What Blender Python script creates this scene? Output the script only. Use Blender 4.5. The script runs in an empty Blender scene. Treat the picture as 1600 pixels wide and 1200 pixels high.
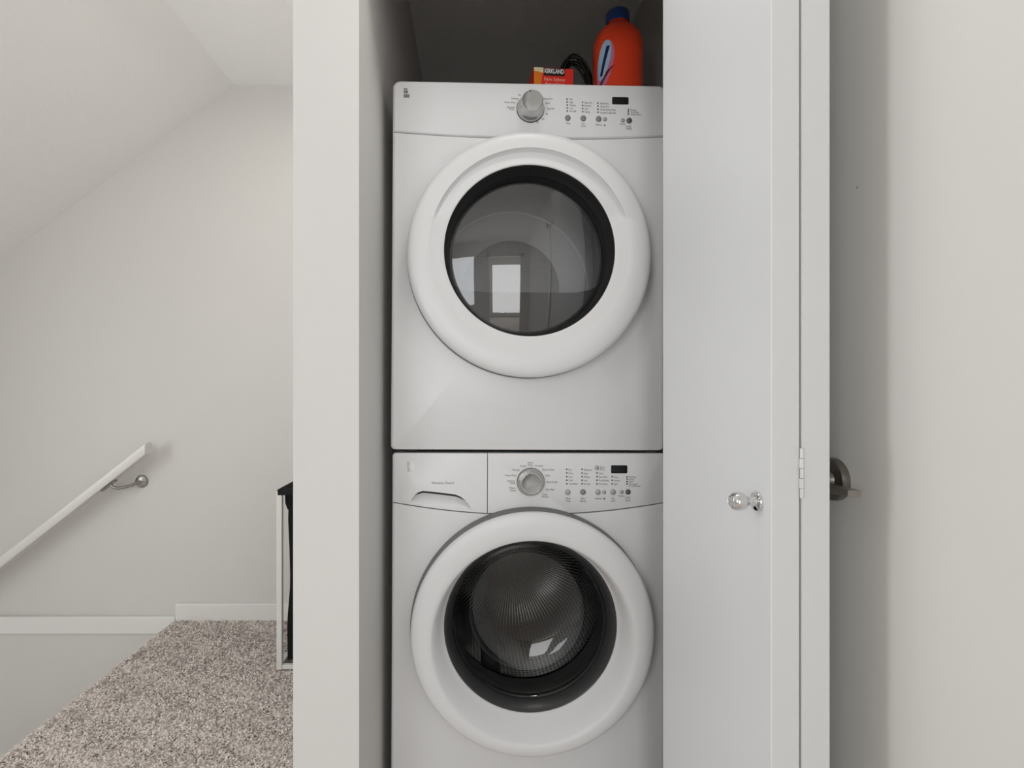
import bpy, bmesh, math, random
import numpy as np
from mathutils import Vector, Matrix

random.seed(7)
C = bpy.context.scene.collection
PI = math.pi

# ------------------------------------------------------------------ camera, world, lights, exposure
CAMZ, F, PX0, PY0 = 1.08, 800.0, 740.0, 600.0
cam_d = bpy.data.cameras.new('camera')
cam = bpy.data.objects.new('camera', cam_d); C.objects.link(cam)
cam.location = (0, 0, CAMZ); cam.rotation_euler = (PI/2, 0, 0)
cam_d.sensor_width = 36.0; cam_d.lens = 36.0*F/1600.0
cam_d.shift_x = (800.0-PX0)/1600.0
cam_d.clip_start = 0.01
bpy.context.scene.camera = cam

vs = bpy.context.scene.view_settings
vs.view_transform = 'Standard'; vs.look = 'None'; vs.gamma = 1.0; vs.use_curve_mapping = False
vs.exposure = -0.29

world = bpy.data.worlds.new('world'); bpy.context.scene.world = world
world.use_nodes = True
wn = world.node_tree.nodes; wl = world.node_tree.links
bg = wn['Background']; bg.inputs[0].default_value = (0.72, 0.86, 1.0, 1); bg.inputs[1].default_value = 1.0

def area(name, loc, rot, sx, sy, power, col=(1, 1, 1), shape='RECTANGLE', spread=PI):
    l = bpy.data.lights.new(name, 'AREA'); l.shape = shape; l.size = sx
    if shape in ('RECTANGLE', 'ELLIPSE'): l.size_y = sy
    l.energy = power; l.color = col; l.spread = spread
    o = bpy.data.objects.new(name, l); C.objects.link(o); o.location = loc; o.rotation_euler = rot
    return o

# daylight through the stairwell-side window (left of the camera), its opening is in wall_left
area('daylight_side_window', (-2.50, 0.72, 1.25), (0, -PI/2, 0), 1.5, 0.34, 20, (0.94, 0.97, 1.0))
# daylight through the window behind the camera
area('daylight_rear_window', (-1.25, -1.50, 1.45), (PI/2, 0, 0), 0.9, 1.2, 15, (0.97, 0.98, 1.0))
# unseen fill lights added, then the landing's ceiling lamp
area('fill_rear_room', (0.05, -3.45, 1.15), (PI/2, 0, 0), 1.3, 1.9, 42, (0.97, 0.98, 1.0))  # added fill through the rear doorway; this room has no window
area('fill_stair_foot', (-3.94, 1.75, -0.75), (0, -PI/2, 0), 1.1, 0.8, 13, (0.97, 0.98, 1.0))  # added fill for the back wall below the stair trim
area('fill_ceiling_hall', (0.20, 0.80, 2.38), (0, 0, 0), 0.24, 0.24, 2.6, (1.0, 0.97, 0.92), 'DISK')  # added fill for the appliances and the closet's left wall
area('ceiling_bulb_landing', (-0.66, 1.62, 2.37), (0, 0, 0), 0.26, 0.26, 3.0, (1.0, 0.96, 0.91), 'DISK')

# ------------------------------------------------------------------ materials
def mat(name, col, rough=0.5, metal=0.0, bump=None, spec=0.5, noise=None, coat=0.0):
    """bump=(scale, strength, distance); noise=(scale, amount): faint colour mottling"""
    m = bpy.data.materials.new(name); m.use_nodes = True
    n = m.node_tree.nodes; l = m.node_tree.links; p = n['Principled BSDF']
    p.inputs['Base Color'].default_value = (*col, 1)
    p.inputs['Roughness'].default_value = rough
    p.inputs['Metallic'].default_value = metal
    p.inputs['Specular IOR Level'].default_value = spec
    p.inputs['Coat Weight'].default_value = coat
    tc = n.new('ShaderNodeTexCoord')
    if noise:
        t = n.new('ShaderNodeTexNoise'); t.inputs['Scale'].default_value = noise[0]; t.inputs['Detail'].default_value = 4
        l.new(tc.outputs['Object'], t.inputs['Vector'])
        r = n.new('ShaderNodeMixRGB'); r.blend_type = 'MIX'
        r.inputs[1].default_value = (*[c*(1-noise[1]) for c in col], 1)
        r.inputs[2].default_value = (*[min(1, c*(1+noise[1])) for c in col], 1)
        l.new(t.outputs['Fac'], r.inputs[0]); l.new(r.outputs[0], p.inputs['Base Color'])
    if bump:
        t = n.new('ShaderNodeTexNoise'); t.inputs['Scale'].default_value = bump[0]; t.inputs['Detail'].default_value = 3
        l.new(tc.outputs['Object'], t.inputs['Vector'])
        b = n.new('ShaderNodeBump'); b.inputs['Strength'].default_value = bump[1]; b.inputs['Distance'].default_value = bump[2]
        l.new(t.outputs['Fac'], b.inputs['Height']); l.new(b.outputs['Normal'], p.inputs['Normal'])
    return m

WALL = (0.81, 0.795, 0.76)
M = {}
M['wall'] = mat('wall_paint', WALL, 0.7, bump=(160, 0.12, 0.002), noise=(2.5, 0.015), spec=0.3)
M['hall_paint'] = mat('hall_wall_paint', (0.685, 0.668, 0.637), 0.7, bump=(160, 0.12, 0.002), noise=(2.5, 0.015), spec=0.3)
M['wall_cool'] = mat('wall_paint_pale', (0.74, 0.73, 0.71), 0.7, bump=(160, 0.10, 0.002), noise=(2.5, 0.012), spec=0.3)
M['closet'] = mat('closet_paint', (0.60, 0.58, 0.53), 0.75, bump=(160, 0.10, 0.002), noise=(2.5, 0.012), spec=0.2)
M['texture_ceiling'] = mat('textured_ceiling_paint', (0.90, 0.89, 0.865), 0.8, bump=(90, 0.35, 0.004), noise=(3, 0.015), spec=0.2)
M['trim'] = mat('trim_enamel', (0.80, 0.79, 0.76), 0.4, noise=(3, 0.01))
M['rail'] = mat('rail_enamel', (0.80, 0.79, 0.75), 0.35, noise=(6, 0.02))
M['door'] = mat('door_enamel', (0.77, 0.775, 0.78), 0.45, bump=(60, 0.05, 0.001), noise=(2, 0.01))
M['door_side'] = mat('side_door_enamel', (0.80, 0.782, 0.745), 0.45, bump=(60, 0.05, 0.001), noise=(2, 0.01))
M['enamel'] = mat('appliance_enamel', (0.79, 0.79, 0.795), 0.28, noise=(1.5, 0.006))
M['plastic'] = mat('appliance_plastic', (0.79, 0.79, 0.795), 0.36, noise=(1.5, 0.006))
M['seam'] = mat('cabinet_dark', (0.025, 0.025, 0.024), 0.8, noise=(5, 0.05))
M['black'] = mat('black_plastic', (0.006, 0.006, 0.007), 0.25, noise=(8, 0.1))
M['trimblack'] = mat('satin_black_plastic', (0.010, 0.010, 0.0105), 0.5, noise=(8, 0.08))
M['trimring'] = mat('dark_grey_plastic', (0.035, 0.035, 0.036), 0.32, noise=(8, 0.08))
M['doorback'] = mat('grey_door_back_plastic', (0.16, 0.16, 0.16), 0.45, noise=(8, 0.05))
M['rubber'] = mat('grey_rubber', (0.20, 0.20, 0.20), 0.45, noise=(8, 0.1))
M['print'] = mat('panel_print', (0.12, 0.12, 0.125), 0.6, noise=(30, 0.1))
M['print_dark'] = mat('panel_print_dark', (0.06, 0.06, 0.065), 0.6, noise=(30, 0.1))
M['led'] = mat('indicator_lens', (0.05, 0.05, 0.05), 0.3, noise=(30, 0.1))
M['knob'] = mat('silver_knob_metal', (0.60, 0.60, 0.59), 0.22, 0.75, noise=(20, 0.03))
M['knobface'] = mat('silver_knob_face', (0.30, 0.30, 0.29), 0.45, 0.4, noise=(20, 0.03))
M['button'] = mat('silver_button', (0.24, 0.24, 0.24), 0.5, 0.2, noise=(20, 0.05))
M['button_pale'] = mat('pale_silver_button', (0.40, 0.40, 0.40), 0.45, 0.3, noise=(20, 0.05))
M['button_dark'] = mat('dark_silver_button', (0.11, 0.11, 0.11), 0.4, 0.3, noise=(20, 0.05))
M['chrome'] = mat('polished_chrome', (0.72, 0.72, 0.72), 0.06, 1.0, noise=(20, 0.01))
M['nickel'] = mat('satin_nickel', (0.36, 0.345, 0.325), 0.30, 1.0, noise=(40, 0.03))
M['nickel_lever'] = mat('satin_nickel_lever', (0.30, 0.28, 0.255), 0.30, 1.0, noise=(40, 0.03))
M['drum'] = mat('drum_enamel', (0.8, 0.8, 0.8), 0.4, noise=(4, 0.02))
M['hinge'] = mat('painted_hinge', (0.70, 0.70, 0.70), 0.3, 0.2, noise=(40, 0.02))
M['whitemetal'] = mat('white_powder_coat', (0.72, 0.70, 0.66), 0.4, noise=(30, 0.02))
M['blackcloth'] = mat('black_fabric', (0.012, 0.012, 0.013), 0.9, bump=(400, 0.4, 0.002), noise=(30, 0.2), spec=0.2)
M['cord'] = mat('black_cord', (0.012, 0.010, 0.008), 0.5, noise=(30, 0.2))
M['tape'] = mat('pale_cord_tag', (0.6, 0.6, 0.58), 0.5, noise=(30, 0.05))
M['jug'] = mat('orange_red_jug', (0.95, 0.075, 0.025), 0.28, noise=(6, 0.06))
M['jugcap'] = mat('blue_jug_cap', (0.03, 0.08, 0.30), 0.35, noise=(6, 0.06))
M['lab_pale'] = mat('label_pale_blue', (0.45, 0.62, 0.78), 0.35, noise=(30, 0.05))
M['lab_navy'] = mat('label_navy', (0.01, 0.02, 0.10), 0.35, noise=(30, 0.05))
M['lab_pink'] = mat('label_pink', (0.65, 0.22, 0.38), 0.35, noise=(30, 0.05))
M['lab_maroon'] = mat('label_maroon', (0.12, 0.01, 0.015), 0.35, noise=(30, 0.05))
M['boxred'] = mat('carton_red', (0.87, 0.03, 0.02), 0.45, noise=(8, 0.05))
M['boxorange'] = mat('carton_orange', (0.85, 0.22, 0.01), 0.45, noise=(8, 0.05))
M['boxcream'] = mat('carton_cream', (0.85, 0.75, 0.45), 0.45, noise=(8, 0.05))
M['boxblack'] = mat('carton_black', (0.01, 0.006, 0.006), 0.45, noise=(8, 0.05))
M['boxwhite'] = mat('carton_white_ink', (0.85, 0.85, 0.85), 0.45, noise=(8, 0.02))
M['boxpink'] = mat('carton_pink_ink', (0.95, 0.42, 0.30), 0.45, noise=(8, 0.02))
M['carpet'] = mat('carpet_backing', (0.78, 0.71, 0.66), 1.0, bump=(120, 1.0, 0.01), noise=(60, 0.1), spec=0.1)
M['smudge'] = mat('worn_silver_badge', (0.22, 0.22, 0.22), 0.4, 0.3, noise=(300, 0.5))
M['smudge_pale'] = mat('pale_glue_residue', (0.9, 0.9, 0.9), 0.5, noise=(200, 0.06))
M['smudge_mid'] = mat('worn_pale_badge', (0.48, 0.48, 0.48), 0.4, 0.2, noise=(300, 0.4))
M['gap'] = mat('shadow_strip', (0.02, 0.02, 0.02), 0.9, noise=(5, 0.1))

# perforated steel for the washer drum / dryer drum back
def perforated(name, col, metal, rough, scale, hole=(0.01, 0.01, 0.01), cyl=None):
    m = mat(name, col, rough, metal)
    n = m.node_tree.nodes; l = m.node_tree.links; p = n['Principled BSDF']
    tc = n.new('ShaderNodeTexCoord'); vo = n.new('ShaderNodeTexVoronoi'); vo.inputs['Scale'].default_value = scale
    vo.inputs['Randomness'].default_value = 0.0
    if cyl:
        sp = n.new('ShaderNodeSeparateXYZ'); l.new(tc.outputs['Object'], sp.inputs[0])
        def mth(op, a, b_=None):
            q = n.new('ShaderNodeMath'); q.operation = op
            for k_, v_ in enumerate((a, b_)):
                if v_ is None: continue
                if isinstance(v_, (int, float)): q.inputs[k_].default_value = v_
                else: l.new(v_, q.inputs[k_])
            return q.outputs[0]
        ang = mth('MULTIPLY', mth('ARCTAN2', mth('SUBTRACT', sp.outputs[2], cyl[1]), mth('SUBTRACT', sp.outputs[0], cyl[0])), cyl[2])
        cb = n.new('ShaderNodeCombineXYZ'); l.new(ang, cb.inputs[0]); l.new(sp.outputs[1], cb.inputs[1])
        vo.voronoi_dimensions = '2D'; l.new(cb.outputs[0], vo.inputs['Vector'])
    else: l.new(tc.outputs['Object'], vo.inputs['Vector'])
    cr = n.new('ShaderNodeValToRGB'); cr.color_ramp.elements[0].position = 0.28; cr.color_ramp.elements[1].position = 0.36
    cr.color_ramp.elements[0].color = (*hole, 1); cr.color_ramp.elements[1].color = (*col, 1)
    l.new(vo.outputs['Distance'], cr.inputs[0]); l.new(cr.outputs[0], p.inputs['Base Color'])
    return m
M['steel'] = perforated('perforated_steel', (0.62, 0.62, 0.61), 0.85, 0.25, 85, cyl=(0.0045, 0.466, 0.254))
M['perfdisc'] = perforated('perforated_drum_back', (0.36, 0.36, 0.36), 0.2, 0.4, 130)

def glass(name, tint, ior, rough=0.0):
    m = bpy.data.materials.new(name); m.use_nodes = True
    n = m.node_tree.nodes; l = m.node_tree.links; n.clear()
    out = n.new('ShaderNodeOutputMaterial'); mix = n.new('ShaderNodeMixShader')
    tr = n.new('ShaderNodeBsdfTransparent'); tr.inputs[0].default_value = (*tint, 1)
    gl = n.new('ShaderNodeBsdfGlossy'); gl.inputs['Roughness'].default_value = rough
    fr = n.new('ShaderNodeFresnel'); fr.inputs[0].default_value = ior
    l.new(fr.outputs[0], mix.inputs[0]); l.new(tr.outputs[0], mix.inputs[1]); l.new(gl.outputs[0], mix.inputs[2])
    l.new(mix.outputs[0], out.inputs[0])
    return m
M['glass_dryer'] = glass('smoked_door_glass', (0.85, 0.85, 0.85), 1.95)
M['glass_washer'] = glass('door_bowl_glass', (0.72, 0.72, 0.72), 1.7)
M['pane'] = glass('window_pane', (0.95, 0.97, 0.98), 1.45)
def emis(name, col, s):
    m = bpy.data.materials.new(name); m.use_nodes = True
    p = m.node_tree.nodes['Principled BSDF']; p.inputs['Base Color'].default_value = (0.8, 0.8, 0.8, 1)
    p.inputs['Emission Color'].default_value = (*col, 1); p.inputs['Emission Strength'].default_value = s
    return m
M['lampglass'] = emis('lamp_opal_glass', (1, 0.95, 0.86), 3.0)

# carpet tuft material: slight random tone per tuft by position
mm = mat('carpet_pile_yarn', (0.52, 0.465, 0.42), 1.0, spec=0.05)
n = mm.node_tree.nodes; l = mm.node_tree.links
tc = n.new('ShaderNodeTexCoord'); t = n.new('ShaderNodeTexNoise'); t.inputs['Scale'].default_value = 130; t.inputs['Detail'].default_value = 3
l.new(tc.outputs['Object'], t.inputs['Vector'])
cr = n.new('ShaderNodeValToRGB'); cr.color_ramp.elements[0].position = 0.36; cr.color_ramp.elements[1].position = 0.62
cr.color_ramp.elements[0].color = (0.68, 0.605, 0.555, 1); cr.color_ramp.elements[1].color = (0.92, 0.84, 0.78, 1)
l.new(t.outputs['Fac'], cr.inputs[0]); l.new(cr.outputs[0], n['Principled BSDF'].inputs['Base Color'])
M['yarn'] = mm

# ------------------------------------------------------------------ helpers
def link(name, me, m, parent=None, smooth=None):
    if m is not None: me.materials.append(m)
    o = bpy.data.objects.new(name, me); C.objects.link(o)
    if parent is not None: o.parent = parent
    if smooth is not None:
        me.polygons.foreach_set('use_smooth', [True]*len(me.polygons))
        me.set_sharp_from_angle(angle=math.radians(smooth))
    return o
def obj(name, bm, m, parent=None, smooth=None, recalc=True):
    if recalc: bmesh.ops.recalc_face_normals(bm, faces=bm.faces)
    me = bpy.data.meshes.new(name); bm.to_mesh(me); bm.free()
    return link(name, me, m, parent, smooth)
def tag(o, label=None, cat=None, group=None, kind=None):
    if label: o['label'] = label
    if cat: o['category'] = cat
    if group: o['group'] = group
    if kind: o['kind'] = kind
    return o
def empty(name, loc=(0, 0, 0), rot=(0, 0, 0)):
    o = bpy.data.objects.new(name, None); C.objects.link(o); o.location = loc; o.rotation_euler = rot
    o.empty_display_size = 0.05
    return o
def box(bm, x0, x1, y0, y1, z0, z1, bev=0.0, seg=2):
    r = bmesh.ops.create_cube(bm, size=1.0, matrix=Matrix.Translation(((x0+x1)/2, (y0+y1)/2, (z0+z1)/2)) @ Matrix.Diagonal((x1-x0, y1-y0, z1-z0, 1)))
    if bev > 0:
        es = list({e for v in r['verts'] for e in v.link_edges})
        bmesh.ops.bevel(bm, geom=es, offset=bev, segments=seg, affect='EDGES', profile=0.5)
    return r
def AX(axis, r, th, h):
    c, s = r*math.cos(th), r*math.sin(th)
    return {'Y': (c, h, s), 'X': (h, c, s), 'Z': (c, s, h)}[axis]
def lathe(bm, prof, axis='Y', centre=(0, 0, 0), seg=64, warp=None, close=False):
    """prof: list of (r, h) or (r, h, dz).  warp(th, k, r, h) -> (r, h)"""
    rings = []
    for k, p in enumerate(prof):
        r, h = p[0], p[1]; dz = p[2] if len(p) > 2 else 0.0
        if r < 1e-6:
            v = bm.verts.new(Vector(AX(axis, 0, 0, h)) + Vector(centre) + Vector((0, 0, dz))); rings.append([v]*seg); continue
        ring = []
        for i in range(seg):
            th = 2*PI*i/seg; rr, hh = (r, h) if warp is None else warp(th, k, r, h)
            ring.append(bm.verts.new(Vector(AX(axis, rr, th, hh)) + Vector(centre) + Vector((0, 0, dz))))
        rings.append(ring)
    ks = list(range(len(rings)-1)) + ([len(rings)-1] if close else [])
    for k in ks:
        a, b = rings[k], rings[(k+1) % len(rings)]
        for i in range(seg):
            j = (i+1) % seg
            vsn = []
            for v in (a[i], a[j], b[j], b[i]):
                if v not in vsn: vsn.append(v)
            if len(vsn) >= 3: bm.faces.new(vsn)
    return rings
def tube(bm, pts, r, seg=10, cap=True, closed=False):
    pts = [Vector(p) for p in pts]; rings = []; n = len(pts)
    up = Vector((0.13, 0.21, 0.97)).normalized(); prev = None
    for i, p in enumerate(pts):
        if closed: d = (pts[(i+1) % n]-pts[i-1]).normalized()
        else: d = (pts[min(i+1, n-1)]-pts[max(i-1, 0)]).normalized()
        if prev is None: a = d.cross(up).normalized()
        else: a = (prev - d*prev.dot(d)).normalized()
        prev = a; b = d.cross(a)
        rr = r(i/(n-1)) if callable(r) else r
        rings.append([bm.verts.new(p + a*rr*math.cos(2*PI*k/seg) + b*rr*math.sin(2*PI*k/seg)) for k in range(seg)])
    for i in range(n if closed else n-1):
        for k in range(seg):
            bm.faces.new((rings[i][k], rings[i][(k+1) % seg], rings[(i+1) % n][(k+1) % seg], rings[(i+1) % n][k]))
    if cap and not closed: bm.faces.new(rings[0]); bm.faces.new(rings[-1])
def rect_wall(bm, plane, c0, c1, u0, u1, w0, w1, holes=()):
    """slab with rectangular holes. plane 'Y': u=x, w=z, thickness c0..c1 in y; plane 'X': u=y; plane 'Z': u=x,w=y"""
    us = sorted({u0, u1, *[h[0] for h in holes], *[h[1] for h in holes]})
    ws = sorted({w0, w1, *[h[2] for h in holes], *[h[3] for h in holes]})
    for a in range(len(us)-1):
        for b in range(len(ws)-1):
            cu, cw = (us[a]+us[a+1])/2, (ws[b]+ws[b+1])/2
            if any(h[0] < cu < h[1] and h[2] < cw < h[3] for h in holes): continue
            if plane == 'Y': box(bm, us[a], us[a+1], c0, c1, ws[b], ws[b+1])
            elif plane == 'X': box(bm, c0, c1, us[a], us[a+1], ws[b], ws[b+1])
            else: box(bm, us[a], us[a+1], ws[b], ws[b+1], c0, c1)
    bmesh.ops.remove_doubles(bm, verts=bm.verts, dist=1e-5)
    # drop the interior faces between neighbouring cells
    seen = {}
    for f in bm.faces: seen.setdefault(tuple(sorted(v.index for v in f.verts)), []).append(f)
    bm.verts.index_update()
    seen = {}
    for f in bm.faces: seen.setdefault(tuple(sorted(v.index for v in f.verts)), []).append(f)
    dd = [f for fs in seen.values() if len(fs) > 1 for f in fs]
    bmesh.ops.delete(bm, geom=dd, context='FACES_ONLY')
def W(px, py, Y):
    return Vector(((px-PX0)*Y/F, Y, CAMZ-(py-PY0)*Y/F))
def text_bm(bm, s, x, y, z, size, align='CENTER', space=1.0, width=None, bold=0.0, tilt=0.0):
    cu = bpy.data.curves.new('t', 'FONT'); cu.body = s; cu.size = size; cu.align_x = align; cu.align_y = 'CENTER'
    cu.resolution_u = 2; cu.space_character = space; cu.offset = bold
    o = bpy.data.objects.new('t', cu); C.objects.link(o)
    bpy.context.view_layer.update()
    me = bpy.data.meshes.new_from_object(o.evaluated_get(bpy.context.evaluated_depsgraph_get()))
    sx = 1.0
    if width and len(me.vertices):
        xs = [v.co.x for v in me.vertices]; w = max(xs)-min(xs)
        if w > 0: sx = width/w
    ct, st = math.cos(tilt), math.sin(tilt)
    base = len(bm.verts); vv = []
    for v in me.vertices:
        a, b = v.co.x*sx, v.co.y
        vv.append(bm.verts.new((x+a*ct-b*st, y, z+a*st+b*ct)))
    for p in me.polygons:
        try: bm.faces.new([vv[i] for i in p.vertices])
        except ValueError: pass
    bpy.data.objects.remove(o); bpy.data.curves.remove(cu); bpy.data.meshes.remove(me)
def disc(bm, x, y, z, r, seg=12):
    vs_ = [bm.verts.new((x+r*math.cos(2*PI*i/seg), y, z+r*math.sin(2*PI*i/seg))) for i in range(seg)]
    bm.faces.new(vs_)
def rrect(x0, x1, z0, z1, r, n=4):
    out = []
    for cx, cz, a0 in ((x1-r, z1-r, 0), (x0+r, z1-r, 90), (x0+r, z0+r, 180), (x1-r, z0+r, 270)):
        for i in range(n+1):
            a = math.radians(a0+90*i/n); out.append((cx+r*math.cos(a), cz+r*math.sin(a)))
    return out
def prism(bm, pts, y0, y1):
    a = [bm.verts.new((p[0], y0, p[1])) for p in pts]; b = [bm.verts.new((p[0], y1, p[1])) for p in pts]
    bm.faces.new(a); bm.faces.new(b[::-1])
    for i in range(len(pts)):
        j = (i+1) % len(pts); bm.faces.new((a[i], b[i], b[j], a[j]))
def panel(bm, outline, y0, y1, rx=0.004, rz=0.0015, ry=0.004, hole=None, side=(1, 1), n=5):
    """front skin of an appliance: outline in x,z (counter-clockwise), front at y0, back at y1, rounded front edges, optional round hole"""
    xs = [p[0] for p in outline]; zs = [p[1] for p in outline]
    xa, xb, za, zb = min(xs), max(xs), min(zs), max(zs)
    def ins(p, kx, kz):
        x, z = p; fx = (x-xa)/(xb-xa)
        x2 = xa+side[0]*kx + fx*((xb-side[1]*kx)-(xa+side[0]*kx))
        fz = (z-za)/(zb-za); z2 = za+kz + fz*((zb-kz)-(za+kz))
        return x2, z2
    loops = []
    for k in range(n+1):
        a = PI/2*k/n
        kx, kz, y = rx*(1-math.sin(a)), rz*(1-math.sin(a)), y0+ry*(1-math.cos(a))
        loops.append([bm.verts.new((ins(p, kx, kz)[0], y, ins(p, kx, kz)[1])) for p in outline])
    loops.append([bm.verts.new((p[0], y1, p[1])) for p in outline])
    N = len(outline)
    for k in range(len(loops)-1):
        for i in range(N):
            j = (i+1) % N; bm.faces.new((loops[k][i], loops[k][j], loops[k+1][j], loops[k+1][i]))
    fe = [bm.edges.get((loops[0][i], loops[0][(i+1) % N])) for i in range(N)]
    be = [bm.edges.get((loops[-1][i], loops[-1][(i+1) % N])) for i in range(N)]
    if hole:
        hx, hz, hr = hole; H = 64
        ha = [bm.verts.new((hx+hr*math.cos(2*PI*i/H), y0, hz+hr*math.sin(2*PI*i/H))) for i in range(H)]
        hb = [bm.verts.new((v.co.x, y1, v.co.z)) for v in ha]
        for i in range(H):
            j = (i+1) % H; bm.faces.new((ha[i], hb[i], hb[j], ha[j]))
        fe += [bm.edges.get((ha[i], ha[(i+1) % H])) for i in range(H)]
        be += [bm.edges.get((hb[i], hb[(i+1) % H])) for i in range(H)]
    bmesh.ops.triangle_fill(bm, edges=fe, use_beauty=True, use_dissolve=False)
    bmesh.ops.triangle_fill(bm, edges=be, use_beauty=True, use_dissolve=False)

# ------------------------------------------------------------------ room shell
YB = 2.34           # back wall
YF = 1.028           # face of the wall around the closet
XL = -0.230         # closet left inner face
XP = -0.3624         # partition's hall-side face
XR = 0.583          # right-hand wall (with the side door)
XO = 0.515          # right jamb of the closet opening
HC = 2.446
XS = -1.351         # edge of the landing, top of the stairs
XC = -1.094         # where the flat ceiling turns into the sloped one
SL = 0.75
YS = 1.22           # stairwell near wall
def struct(name, bm, m, label, cat):
    o = obj(name, bm, m); return tag(o, label, cat, kind='structure')

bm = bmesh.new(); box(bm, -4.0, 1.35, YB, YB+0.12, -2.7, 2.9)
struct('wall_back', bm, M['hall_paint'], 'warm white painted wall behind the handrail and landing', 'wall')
bm = bmesh.new(); box(bm, XP, XL, YF, YB, 0, HC)
struct('wall_middle', bm, M['wall_cool'], 'narrow white partition wall end between hallway and laundry closet', 'wall')
bm = bmesh.new(); rect_wall(bm, 'Y', YF, YF+0.12, XL, 0.75, 0, HC, holes=((XL, XO, 0, 2.06),))
struct('wall_front', bm, M['wall_cool'], 'white wall around the laundry closet opening', 'wall')
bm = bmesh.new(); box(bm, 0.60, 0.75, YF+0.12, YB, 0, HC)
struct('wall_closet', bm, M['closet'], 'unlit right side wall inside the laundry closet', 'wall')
# right wall with the side-door opening
DY0, DY1 = 0.13, 0.95
bm = bmesh.new(); rect_wall(bm, 'X', XR, XR+0.12, -1.6, YF, 0, HC, holes=((DY0-0.02, DY1+0.02, 0, 2.05),))
struct('wall_right', bm, M['wall'], 'white hallway wall holding the side door on the right', 'wall')
# wall behind the camera with a window and a doorway; wall on the far left with a window
bm = bmesh.new(); rect_wall(bm, 'Y', -1.72, -1.6, -2.62, XR+0.12, 0, HC, holes=((-1.70, -0.80, 0.85, 2.05), (-0.42, 0.36, 0, 2.03)))
struct('wall_rear', bm, M['wall'], 'white wall behind the viewer with a window and a doorway', 'wall')
bm = bmesh.new(); rect_wall(bm, 'X', -2.62, -2.5, -1.6, YS, 0, HC, holes=((0.54, 0.90, 0.6, 2.1),))
struct('wall_left', bm, M['wall'], 'white wall at the far left of the hallway with a window', 'wall')
bm = bmesh.new(); box(bm, -4.0, XS, YS-0.10, YS, -2.7, -0.001); box(bm, -4.0, -2.62, YS-0.10, YS, -0.001, HC)
for (a_, b_, c_) in (((XC, HC), (-2.62, HC), (-2.62, HC+SL*(-2.62-XC))),): prism_pts = (a_, b_, c_)
va_ = [bm.verts.new((p[0], YS-0.1, p[1])) for p in prism_pts]; vb_ = [bm.verts.new((p[0], YS-0.085, p[1])) for p in prism_pts]
bm.faces.new(va_); bm.faces.new(vb_)
for i in range(3): bm.faces.new((va_[i], va_[(i+1) % 3], vb_[(i+1) % 3], vb_[i]))
struct('wall_stairwell', bm, M['wall'], 'white wall on the near side of the stairwell', 'wall')
bm = bmesh.new(); rect_wall(bm, 'X', -4.12, -4.0, YS-0.1, YB+0.12, -2.7, 2.0, holes=((1.30, 2.20, -1.35, -0.15),))
struct('wall_stair_foot', bm, M['wall'], 'white wall at the foot of the stairs', 'wall')
# small room seen through the rear doorway (only in reflections)
bm = bmesh.new(); box(bm, -0.9, -0.8, -3.6, -1.72, 0, HC); box(bm, 0.8, 0.9, -3.6, -1.72, 0, HC); box(bm, -0.9, 0.9, -3.7, -3.6, 0, HC)
struct('wall_rear_room', bm, M['wall'], 'walls of the room behind the viewer beyond the doorway', 'wall')
# floors
bm = bmesh.new(); box(bm, XS, 1.35, -3.7, YB, -0.20, 0.0, 0.006); 
struct('floor', bm, M['carpet'], 'beige carpeted landing floor beside the stairs', 'floor')
bm = bmesh.new(); box(bm, -2.62, XS, -1.72, YS-0.1, -0.20, 0.0)
struct('floor_left', bm, M['carpet'], 'beige carpeted hallway floor to the left of the viewer', 'floor')
bm = bmesh.new(); box(bm, -4.0, XS, YS, YB, -2.7, -2.5)
struct('floor_below', bm, M['carpet'], 'beige carpeted floor at the foot of the stairs', 'floor')
# ceilings
bm = bmesh.new(); box(bm, XC, 1.35, -3.7, YB, HC, HC+0.1); box(bm, -2.62, XC, -1.72, YS-0.10, HC, HC+0.1)
struct('ceiling', bm, M['texture_ceiling'], 'flat off-white ceiling above the landing', 'ceiling')
bm = bmesh.new()
xe = -4.0; ze = HC+SL*(xe-XC)
vsn = [bm.verts.new(p) for p in ((XC, YS-0.1, HC), (XC, YB, HC), (xe, YB, ze), (xe, YS-0.1, ze), (XC, YS-0.1, HC+0.12), (XC, YB, HC+0.12), (xe, YB, ze+0.12), (xe, YS-0.1, ze+0.12))]
for f in ((0, 1, 2, 3), (4, 5, 6, 7), (0, 1, 5, 4), (1, 2, 6, 5), (2, 3, 7, 6), (3, 0, 4, 7)): bm.faces.new([vsn[i] for i in f])
struct('ceiling_slope', bm, M['texture_ceiling'], 'sloped textured ceiling descending over the stairs', 'ceiling')
# baseboards and trims
def bboard(name, x0, x1, y0, y1, z0, z1, label):
    bm = bmesh.new(); box(bm, x0, x1, y0, y1, z0, z1, 0.003, 2); return struct(name, bm, M['trim'], label, 'baseboard')
bboard('baseboard_back', XS-0.004, XP-0.001, YB-0.014, YB-0.0005, 0.001, 0.080, 'white baseboard along the back wall above the carpet')
bboard('baseboard_stair', -3.99, XS-0.006, YB-0.014, YB-0.0005, -0.056, 0.021, 'lower white baseboard on the back wall beside the stairs')
bboard('baseboard_middle', XP-0.013, XP-0.0005, YF+0.01, YB-0.015, 0.001, 0.080, 'white baseboard on the hallway side of the partition')
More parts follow.
